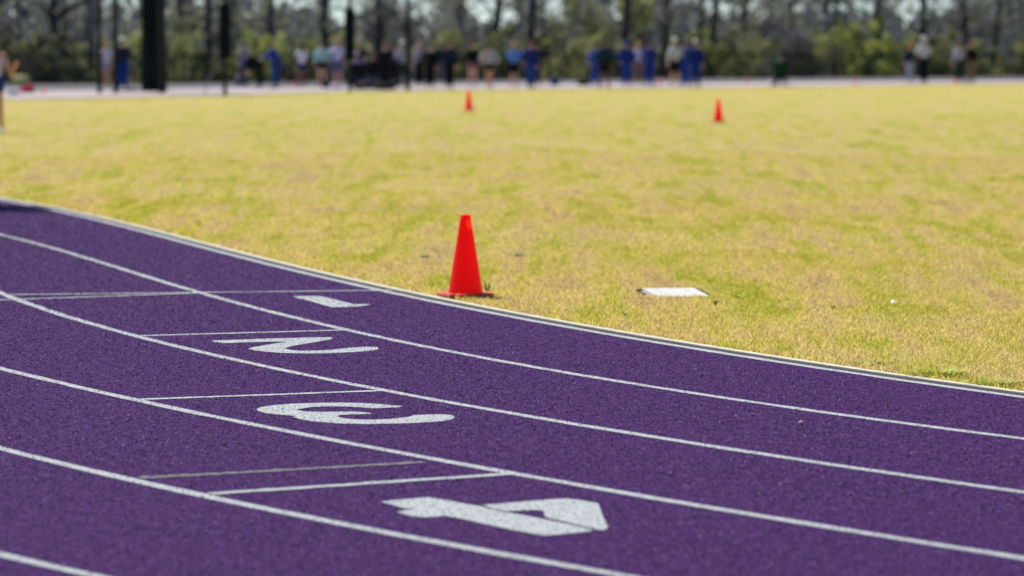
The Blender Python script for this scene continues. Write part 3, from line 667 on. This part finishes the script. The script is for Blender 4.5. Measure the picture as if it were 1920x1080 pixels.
    def sk(edges, infl, over={}, mul=1.0):
        keys = []; [keys.append(q) for e in edges for q in e if q not in keys]
        JJ = {**J, **{q: v[0] for q, v in over.items()}}
        def rr(q):
            r = over[q][1] if q in over else RAD[q]
            r = r if not isinstance(r, tuple) else r[0]; return (r * mul + infl) * k
        full = [tuple((r_ + infl) * k for r_ in RAD[q]) if (isinstance(RAD.get(q), tuple) and q not in over) else rr(q) for q in keys]
        return skin_mesh([JJ[q] * k for q in keys], [(keys.index(a), keys.index(b)) for a, b in edges], full)
    body = sk(E, 0.0)
    bm = bmesh.new(); bm.from_mesh(body); hc = J['h2'] * k
    M = Matrix.Rotation(-lean, 3, 'X')
    for p, r in (((0, .105, -.02), .016), ((-.092, .0, -.01), .018), ((.092, .0, -.01), .018)):
        bmesh.ops.create_icosphere(bm, subdivisions=1, radius=r * k, matrix=Matrix.Translation(hc + M @ Vector(p) * k))
    nf = len(bm.faces)
    for p, r in (((-.034, .087, .012), .011), ((.034, .087, .012), .011)): bmesh.ops.create_icosphere(bm, subdivisions=1, radius=r * k, matrix=Matrix.Translation(hc + M @ Vector(p) * k))
    for p in ((0, .092, -.065),): bmesh.ops.create_icosphere(bm, subdivisions=1, radius=.011 * k, matrix=Matrix.Translation(hc + M @ Vector(p) * k) @ Matrix.Diagonal((2.2, .6, .5, 1)))
    bm.faces.ensure_lookup_table()
    for f in bm.faces[nf:]: f.material_index = 1
    bm.to_mesh(body); bm.free(); link('body', body, [skin, M_EYE], root)
    # clothes
    low = J['pel'] + Vector((0, 0, -.10 - coat)) if not lean else J['pel'].copy()
    te = [('low','wai'),('wai','che'),('che','nb')]; ov = {'low': (low, .128 + coat * .1)}
    for sn in 'lr':
        if sleeve == 'none': te += [('che','sh'+sn)]; continue
        te += [('che','sh'+sn)]
        if sleeve == 'long': te += [('sh'+sn,'el'+sn),('el'+sn,'wx'+sn)]; ov['wx'+sn] = (J['el'+sn].lerp(J['wr'+sn], .92), .033)
        else: te += [('sh'+sn,'ex'+sn)]; ov['ex'+sn] = (J['sh'+sn].lerp(J['el'+sn], .72), .05)
    link('shirt' if sleeve != 'long' else 'jacket', sk(te, .014 + .018 * bulk, ov), cloth(top), root)
    le = []; ov = {}
    for sn in 'lr':
        le += [('pel','hp'+sn)]
        if legs == 'long': le += [('hp'+sn,'kn'+sn),('kn'+sn,'ax'+sn)]; ov['ax'+sn] = (J['kn'+sn].lerp(J['an'+sn], .94), .05)
        else: le += [('hp'+sn,'kx'+sn)]; ov['kx'+sn] = (J['hp'+sn].lerp(J['kn'+sn], .55 if legs == 'short' else .9), .078)
    link('trousers' if legs == 'long' else 'shorts', sk(le, .010 + .013 * bulk, ov), cloth(bot), root)
    for sn in 'lr':
        a, t = J['an'+sn] * k, J['to'+sn] * k; d = (t - a); d.z = 0; d.normalize()
        link('shoe', skin_mesh([a - d*.05*k + Vector((0,0,-.02*k)), a + d*.05*k + Vector((0,0,-.035*k)), t + d*.03*k], [(0,1),(1,2)], [.05*k, .05*k, .038*k]), shoes or M_SHOE, root)
    up = M @ Vector((0, 0, 1)); fw = M @ Vector((0, 1, 0)); b = MB()
    def dome(c, rx, rz, lo, n=14):
        P = []; m_ = 7; V = []; F = []
        for i in range(m_ + 1):
            t = lo + (math.pi/2 - lo) * i / m_
            for j in range(n):
                a = 2*math.pi*j/n; V.append(c + M @ Vector((rx*math.cos(t)*math.cos(a), rx*1.12*math.cos(t)*math.sin(a), rz*math.sin(t))))
        F = [(i*n+j, i*n+(j+1) % n, (i+1)*n+(j+1) % n, (i+1)*n+j) for i in range(m_) for j in range(n)]; b.add(V, F)
    dome(hc - fw*.018*k + up*.012*k, .100*k, .108*k, -.45)
    if hair_long: b.tube([hc - fw*.10*k + up*.03*k, hc - fw*.15*k - up*.03*k, hc - fw*.13*k - up*.17*k, hc - fw*.11*k - up*.26*k], [.02*k, .042*k, .035*k, .008*k], 8)
    else: b.tube([hc - fw*.06*k - up*.0*k, hc - fw*.075*k - up*.07*k], [.075*k, .05*k], 10)
    b.build('hair', cloth(hair, .6), root, True)
    if headwear:
        b = MB()
        if headwear == 'cap':
            dome(hc - fw*.008*k + up*.03*k, .108*k, .098*k, 0)
            V = []; 
            for i in range(9):
                a = math.pi * (i/8); 
                for q in (0, 1): V.append(hc + M @ Vector((.1*math.cos(a), .09*math.sin(a) + q*.09*math.sin(a)**.7, .035 - .02*q*math.sin(a))) * k)
            b.add(V, [(2*i, 2*i+1, 2*i+3, 2*i+2) for i in range(8)])
            b.build('cap', cloth(hw), root, True)
        else:
            dome(hc - fw*.03*k, .122*k, .13*k, -.7); b.build('hood', cloth(hw), root, True)
    if watch:
        b = MB(); wr, el = J['wrr'] * k, J['elr'] * k; d = (el - wr).normalized(); b.tube([wr + d*.012*k, wr + d*.045*k], .038*k, 12); b.build('watch', M_SCRAP, root, True)
    return root
NAVY = (.012, .018, .04); BLUE = (.012, .026, .185); MIDB = (.03, .085, .36); BLK = (.008, .008, .010); WHT = (.62, .60, .66); GRY = (.30, .30, .33)
BLOND = (.42, .25, .11); BRN = (.12, .055, .025); DRK = (.02, .015, .012)
PI = math.pi
person(-11, 251, 1.66, PI, 'person at the left edge with one arm bent up, white watch on the wrist', (.55, .50, .70), (.01, .05, .25), 'none', 'short', BRN, arms=(((.14, .08, -.40), (.22, .17, -.24)), 'down'), skin=M_SKINT, stride=.12)
person(-80, 389, 1.78, PI * .7, 'person just outside the left edge whose shadow falls on the track', NAVY, BLK, wpos=at(-84, 389), bulk=2.2, coat=.2)
person(200, 167, 1.68, .4, 'person in a pinkish white top with bare legs, blond, left of the white cap', (.62, .52, .60), (.40, .30, .34), 'short', 'short', BLOND, hair_long=True, skin=M_SKINT, arms=('phone', 'down'), stride=.12)
person(230, 172, 1.78, -.3, 'person in white cap, dark jacket and bright blue trousers by thin green posts', NAVY, (.006, .025, .19), hair=DRK, headwear='cap', hw=(.75, .72, .72), arms=('down', 'phone'), bulk=1.6, coat=.12)
person(455, 166, 1.62, -1.0, 'person in a blue jacket holding an arm up, right of the first padded post', (.02, .06, .30), (.05, .05, .08), hair=DRK, arms=('raised', 'folded'), lean=.12, bulk=1.6)
person(487, 168, 1.70, 1.35, 'person all in black bent far forward between two in blue', BLK, BLK, lean=1.15, arms=('forward', 'forward'), hair=DRK, bulk=1.5)
person(517, 167, 1.70, 1.2, 'person in blue jacket and blue jeans reaching towards the bent figure', (.012, .045, .24), (.015, .05, .19), hair=BRN, lean=.22, bulk=1.5, arms=('forward', 'forward'), shoes=M_SHOED)
person(566, 166, 1.62, .1, 'girl in white top and dark purple shorts, brown legs', WHT, (.03, .012, .09), 'short', 'short', DRK, hair_long=True, skin=M_SKIND, arms=('folded', 'folded'), shoes=M_SHOED)
person(604, 165, 1.72, .3, 'person in a pale teal top and black shorts', (.30, .52, .50), BLK, 'long', 'short', BRN, arms=('pocket', 'pocket'), shoes=M_SHOED)
person(634, 164, 1.78, -.2, 'person in a pale lilac shirt left of the second padded post', (.55, .50, .68), (.05, .06, .22), 'short', 'knee', BLOND, arms=('hips', 'pocket'), bulk=1.3)
person(722, 168, 1.66, .0, 'person in a wide black coat with brown hair', BLK, BLK, hair=BRN, coat=.30, bulk=2.8, arms=('folded', 'folded'), shoes=M_SHOED)
person(755, 167, 1.68, .4, 'person in a white cap and grey top behind the green post', GRY, (.02, .03, .025), headwear='cap', hw=(.72, .70, .70), arms=('phone', 'folded'))
person(806, 168, 1.62, .15, 'leftmost of three people in black, dark legs apart', BLK, BLK, hair=DRK, bulk=2.2, arms=('hips', 'down'), stance=.09, shoes=M_SHOE)
person(826, 160, 1.72, .3, 'middle person of the three in black, standing farther back', (.010, .022, .02), (.12, .10, .11), hair=DRK, bulk=2.2, headwear='cap', hw=(.3, .25, .3), arms=('phone', 'down'))
person(843, 168, 1.70, -.1, 'rightmost of the three in black, in navy jacket with reddish brown hair', NAVY, BLK, hair=(.17, .06, .04), bulk=2.2, arms=('folded', 'down'), shoes=M_SHOED, stance=.07)
person(886, 166, 1.68, .1, 'girl in a black jacket with bare legs and brown hair', BLK, (.30, .13, .13), 'long', 'short', BRN, hair_long=True, coat=.06, bulk=1.8, arms=('folded', 'folded'))
person(918, 168, 1.62, .0, 'girl in a grey top and black shorts', (.42, .40, .46), BLK, 'long', 'short', DRK, arms=('hips', 'hips'), bulk=1.4, skin=M_SKINT, stance=.06)
person(964, 166, 1.66, -.3, 'person in a light blue top and black trousers, blond', (.10, .22, .58), BLK, 'long', 'knee', BLOND, arms=('folded', 'phone'), bulk=1.2)
person(1002, 163, 1.66, .4, 'dark clad person half hidden behind the blue tracksuit', BLK, NAVY, hair=DRK, arms=('phone', 'hips'), wpos=at(1006, 163))
person(995, 168, 1.72, .0, 'person in a bright blue tracksuit with brown hair', BLUE, (.02, .06, .26), hair=BRN, arms=('hips', 'down'), bulk=1.5, shoes=M_SHOED, stance=.07)
person(1118, 165, 1.66, .2, 'person in blue half hidden behind the navy coat and black shorts', (.03, .08, .34), (.02, .05, .28), hair=BRN, arms=('pocket', 'down'), bulk=1.3)
person(1133, 167, 1.76, -.1, 'person in a navy coat and black shorts with dark hair', (.012, .03, .06), BLK, 'long', 'knee', DRK, coat=.10, bulk=1.6, arms=('pocket', 'pocket'), skin=M_SKIND, stance=.12, shoes=M_SHOED)
person(1175, 165, 1.72, .1, 'person in a blue hoodie with the hood up', BLUE, (.015, .05, .24), headwear='hood', hw=BLUE, bulk=1.8, arms=('hips', 'pocket'))
person(1197, 163, 1.70, 0, 'person in a pale top and khaki trousers between two in blue', (.40, .38, .48), (.14, .10, .09), hair=BLOND, arms=('folded', 'down'))
person(1218, 165, 1.72, -.3, 'person in blue jacket and trousers with dark hair, right end of its group', BLUE, (.015, .035, .25), hair=DRK, bulk=1.5, arms=('pocket', 'phone'))
person(1266, 166, 1.80, .1, 'person in white cap, pale top with a blue sleeve and black shorts', (.46, .47, .52), BLK, 'long', 'knee', BRN, headwear='cap', hw=(.78, .72, .76), arms=('down', 'phone'), bulk=1.4, stance=.12)
person(1285, 165, 1.74, .2, 'person in blue squeezed between two white caps', (.02, .07, .28), (.02, .05, .28), hair=(.04, .06, .12), bulk=1.1, arms=('down', 'down'), stance=.07)
person(1304, 166, 1.74, -.1, 'person in white cap and blue tracksuit, rightmost of the blue groups', BLUE, (.015, .035, .25), hair=DRK, headwear='cap', hw=(.70, .62, .66), bulk=1.5, arms=('folded', 'down'))
GRN = (.008, .055, .032)
sx, sy = at(1464, 163.5)
person(1464, 163.5, 1.66, 0.0, 'dark green hooded figure sitting in a folding chair', GRN, BLK, headwear='hood', hw=GRN, sit=.42, arms=('phone', 'phone'), bulk=1.6, shoes=M_SHOED)
person(1706, 158, 1.62, .2, 'person with a red cap, navy jacket and grey trousers', NAVY, (.30, .32, .36), hair=(.2, .05, .03), headwear='cap', hw=(.45, .08, .06), arms=('pocket', 'hips'), bulk=1.5)
person(1732, 158, 1.93, -.1, 'tall person in a white hoodie and black trousers', (.48, .47, .48), BLK, hair=(.3, .28, .3), headwear='hood', hw=(.55, .52, .56), arms=('pocket', 'folded'), bulk=1.4, stance=.06, shoes=M_SHOED)
person(1798, 158, 1.72, -.4, 'person in a grey white top and dark green trousers', (.36, .34, .40), (.015, .035, .03), hair=BRN, arms=('down', 'phone'))
person(1820, 158, 1.74, .3, 'person in a black jacket and khaki trousers, far right', BLK, (.17, .13, .075), hair=BRN, arms=('folded', 'down'), bulk=1.4, shoes=M_SHOED)

person(-60, 383, 1.72, PI * .6, 'unseen second person added outside the left edge to thicken the shadow', BLK, NAVY, wpos=at(-66, 383.5), bulk=2.4, coat=.2, arms=('hips', 'hips'))  # unseen figure, added to widen the shadow falling on the track
# ------------------------------------------------------------------ chairs, bags and other gear
def folding_chair(px, py, yaw, c, label):
    x, y = at(px, py); o = empty('folding_chair', (x, y, .022), yaw); fm = M_BLACK; b = MB()
    V = []; F = []
    for i in range(6):
        for j in range(5): V.append((-.25 + .5*j/4, -.22 + .46*i/5, .43 - .05*math.sin(math.pi*j/4) * math.sin(math.pi*i/5)))
    b.add(V, [(i*5+j, i*5+j+1, (i+1)*5+j+1, (i+1)*5+j) for i in range(5) for j in range(4)]); b.build('seat', cloth(c), o)
    b = MB(); V = [(-.26 + .52*j/4, -.23 - .14*i/4 - .03*math.sin(math.pi*j/4), .45 + .45*i/4) for i in range(5) for j in range(5)]
    b.add(V, [(i*5+j, i*5+j+1, (i+1)*5+j+1, (i+1)*5+j) for i in range(4) for j in range(4)]); b.build('backrest', cloth(c), o)
    for s in (-1, 1):
        for a, e in (((s*.27, -.24, .0), (s*.27, .24, .44)), ((s*.27, .26, .0), (s*.27, -.24, .44))):
            b = MB(); b.tube([a, e], .012, 6); b.build('leg', fm, o)
        b = MB(); b.tube([(s*.27, -.22, .42), (s*.27, -.38, .92)], .012, 6); b.build('back_post', fm, o)
        b = MB(); b.box((s*.27, 0, .63), (.05, .46, .02)); b.tube([(s*.27, .22, .44), (s*.27, .22, .63)], .01, 6); b.build('armrest', fm, o)
    return tag(o, label, 'chair')
folding_chair(1464, 163.5, 0.0, (.006, .035, .022), 'dark folding chair under the green hooded figure')
def seated(px, py, h, yaw, label, top, bot, ch, hair, **kw):
    folding_chair(px, py, yaw, BLK, ch); person(px, py, h, yaw, label, top, bot, hair=hair, sit=.42, arms=('phone', 'folded'), **kw)
seated(668, 166, 1.68, .2, 'seated person in lilac with a white cap, right behind the second padded post', (.30, .24, .42), (.04, .03, .10), 'folding chair under the seated person in lilac', BRN, headwear='cap', hw=(.7, .62, .68))
seated(684, 163, 1.68, -.2, 'seated person in purple right of the one in a white cap', (.12, .08, .22), BLK, 'folding chair under the seated person in purple', DRK)
seated(700, 165, 1.68, .1, 'seated person in black left of the wide black coat', BLK, (.05, .07, .10), 'folding chair under the seated person in black', BRN)
person(741, 161, 1.64, -.2, 'person in dark purple behind the wide black coat', (.05, .025, .09), BLK, hair=DRK, bulk=1.6, arms=('phone', 'down'))
person(678, 160, 1.70, .3, 'person in dark navy standing behind the seated people', NAVY, (.03, .03, .06), hair=BRN, bulk=1.6, arms=('hips', 'folded'))
person(786, 164, 1.66, .8, 'person in grey right of the green post, arm reaching right', (.26, .22, .28), BLK, hair=BLOND, bulk=1.3, arms=('down', 'forward'))
def bag(px, py, w_, d_, h_, c, label, handle=True):
    x, y = at(px, py); o = empty('sports_bag', (x, y, .022), random.uniform(-.5, .5)); me = bpy.data.meshes.new('bag'); bm = bmesh.new(); bmesh.ops.create_cube(bm, size=1)
    bmesh.ops.subdivide_edges(bm, edges=bm.edges, cuts=3, use_grid_fill=True)
    for v in bm.verts:
        p = v.co; r = (p.x**2*1.2 + p.y**2 + p.z**2) ** .5; q = p.lerp(p.normalized()*.52, .55) if r else p; v.co = (q.x*w_*1.1, q.y*d_*1.1, max(-.5, q.z) * h_ + h_*.5 + random.uniform(-.012, .012))
    bm.to_mesh(me); bm.free(); me.polygons.foreach_set('use_smooth', np.ones(len(me.polygons), bool)); link('bag_body', me, cloth(c), o)
    b = MB(); b.tube([(-w_*.25, 0, h_*.85), (-w_*.18, 0, h_*1.25), (w_*.18, 0, h_*1.25), (w_*.25, 0, h_*.85)], .014, 6); b.build('handle', M_BLACK, o)
    return tag(o, label, 'bag', 'bags on the concrete')
bag(1040, 161, .34, .3, .32, (.02, .04, .10), 'dark blue bag right of the blue tracksuit'); bag(1095, 161.5, .5, .35, .22, BLK, 'flat black bag left of the navy coat')
bag(245, 172, .55, .5, .07, (.01, .10, .04), 'flat green bag at the feet of the white capped person'); bag(235, 171, .3, .3, .10, (.6, .55, .6), 'white bag behind the flat green bag')
bag(52, 175, .42, .35, .24, (.50, .04, .07), 'red bag on the left of the concrete'); bag(25, 179, .40, .35, .20, (.62, .60, .62), 'white bag left of the red bag')
bag(40, 163, .55, .4, .42, (.42, .42, .18), 'pale yellow green bundle beyond the red bag'); bag(453, 163, .42, .4, .45, (.16, .16, .18), 'grey bag under the blue person with a raised arm')
bag(630, 167.5, .36, .3, .18, (.62, .56, .64), 'white bag at the foot of the second padded post'); bag(612, 166, .34, .3, .26, BLK, 'black bag at the lower end of the strut')
bag(662, 162, .5, .4, .34, BLK, 'black bag behind the second padded post'); bag(697, 168, .5, .4, .25, (.012, .016, .03), 'dark bag in front of the seated person in black')
bag(742, 166, .4, .4, .28, (.03, .03, .045), 'dark bag right of the black coat'); bag(676, 169, .45, .4, .2, (.02, .02, .025), 'low dark bag in front of the seated people')
bag(720, 169.5, .7, .45, .2, BLK, 'wide black bag at the hem of the black coat'); bag(762, 158, .3, .3, .40, (.60, .50, .58), 'pinkish white bag behind the green post'); bag(1448, 161, .25, .25, .16, (.6, .56, .6), 'white bag left of the folding chair with the green figure')
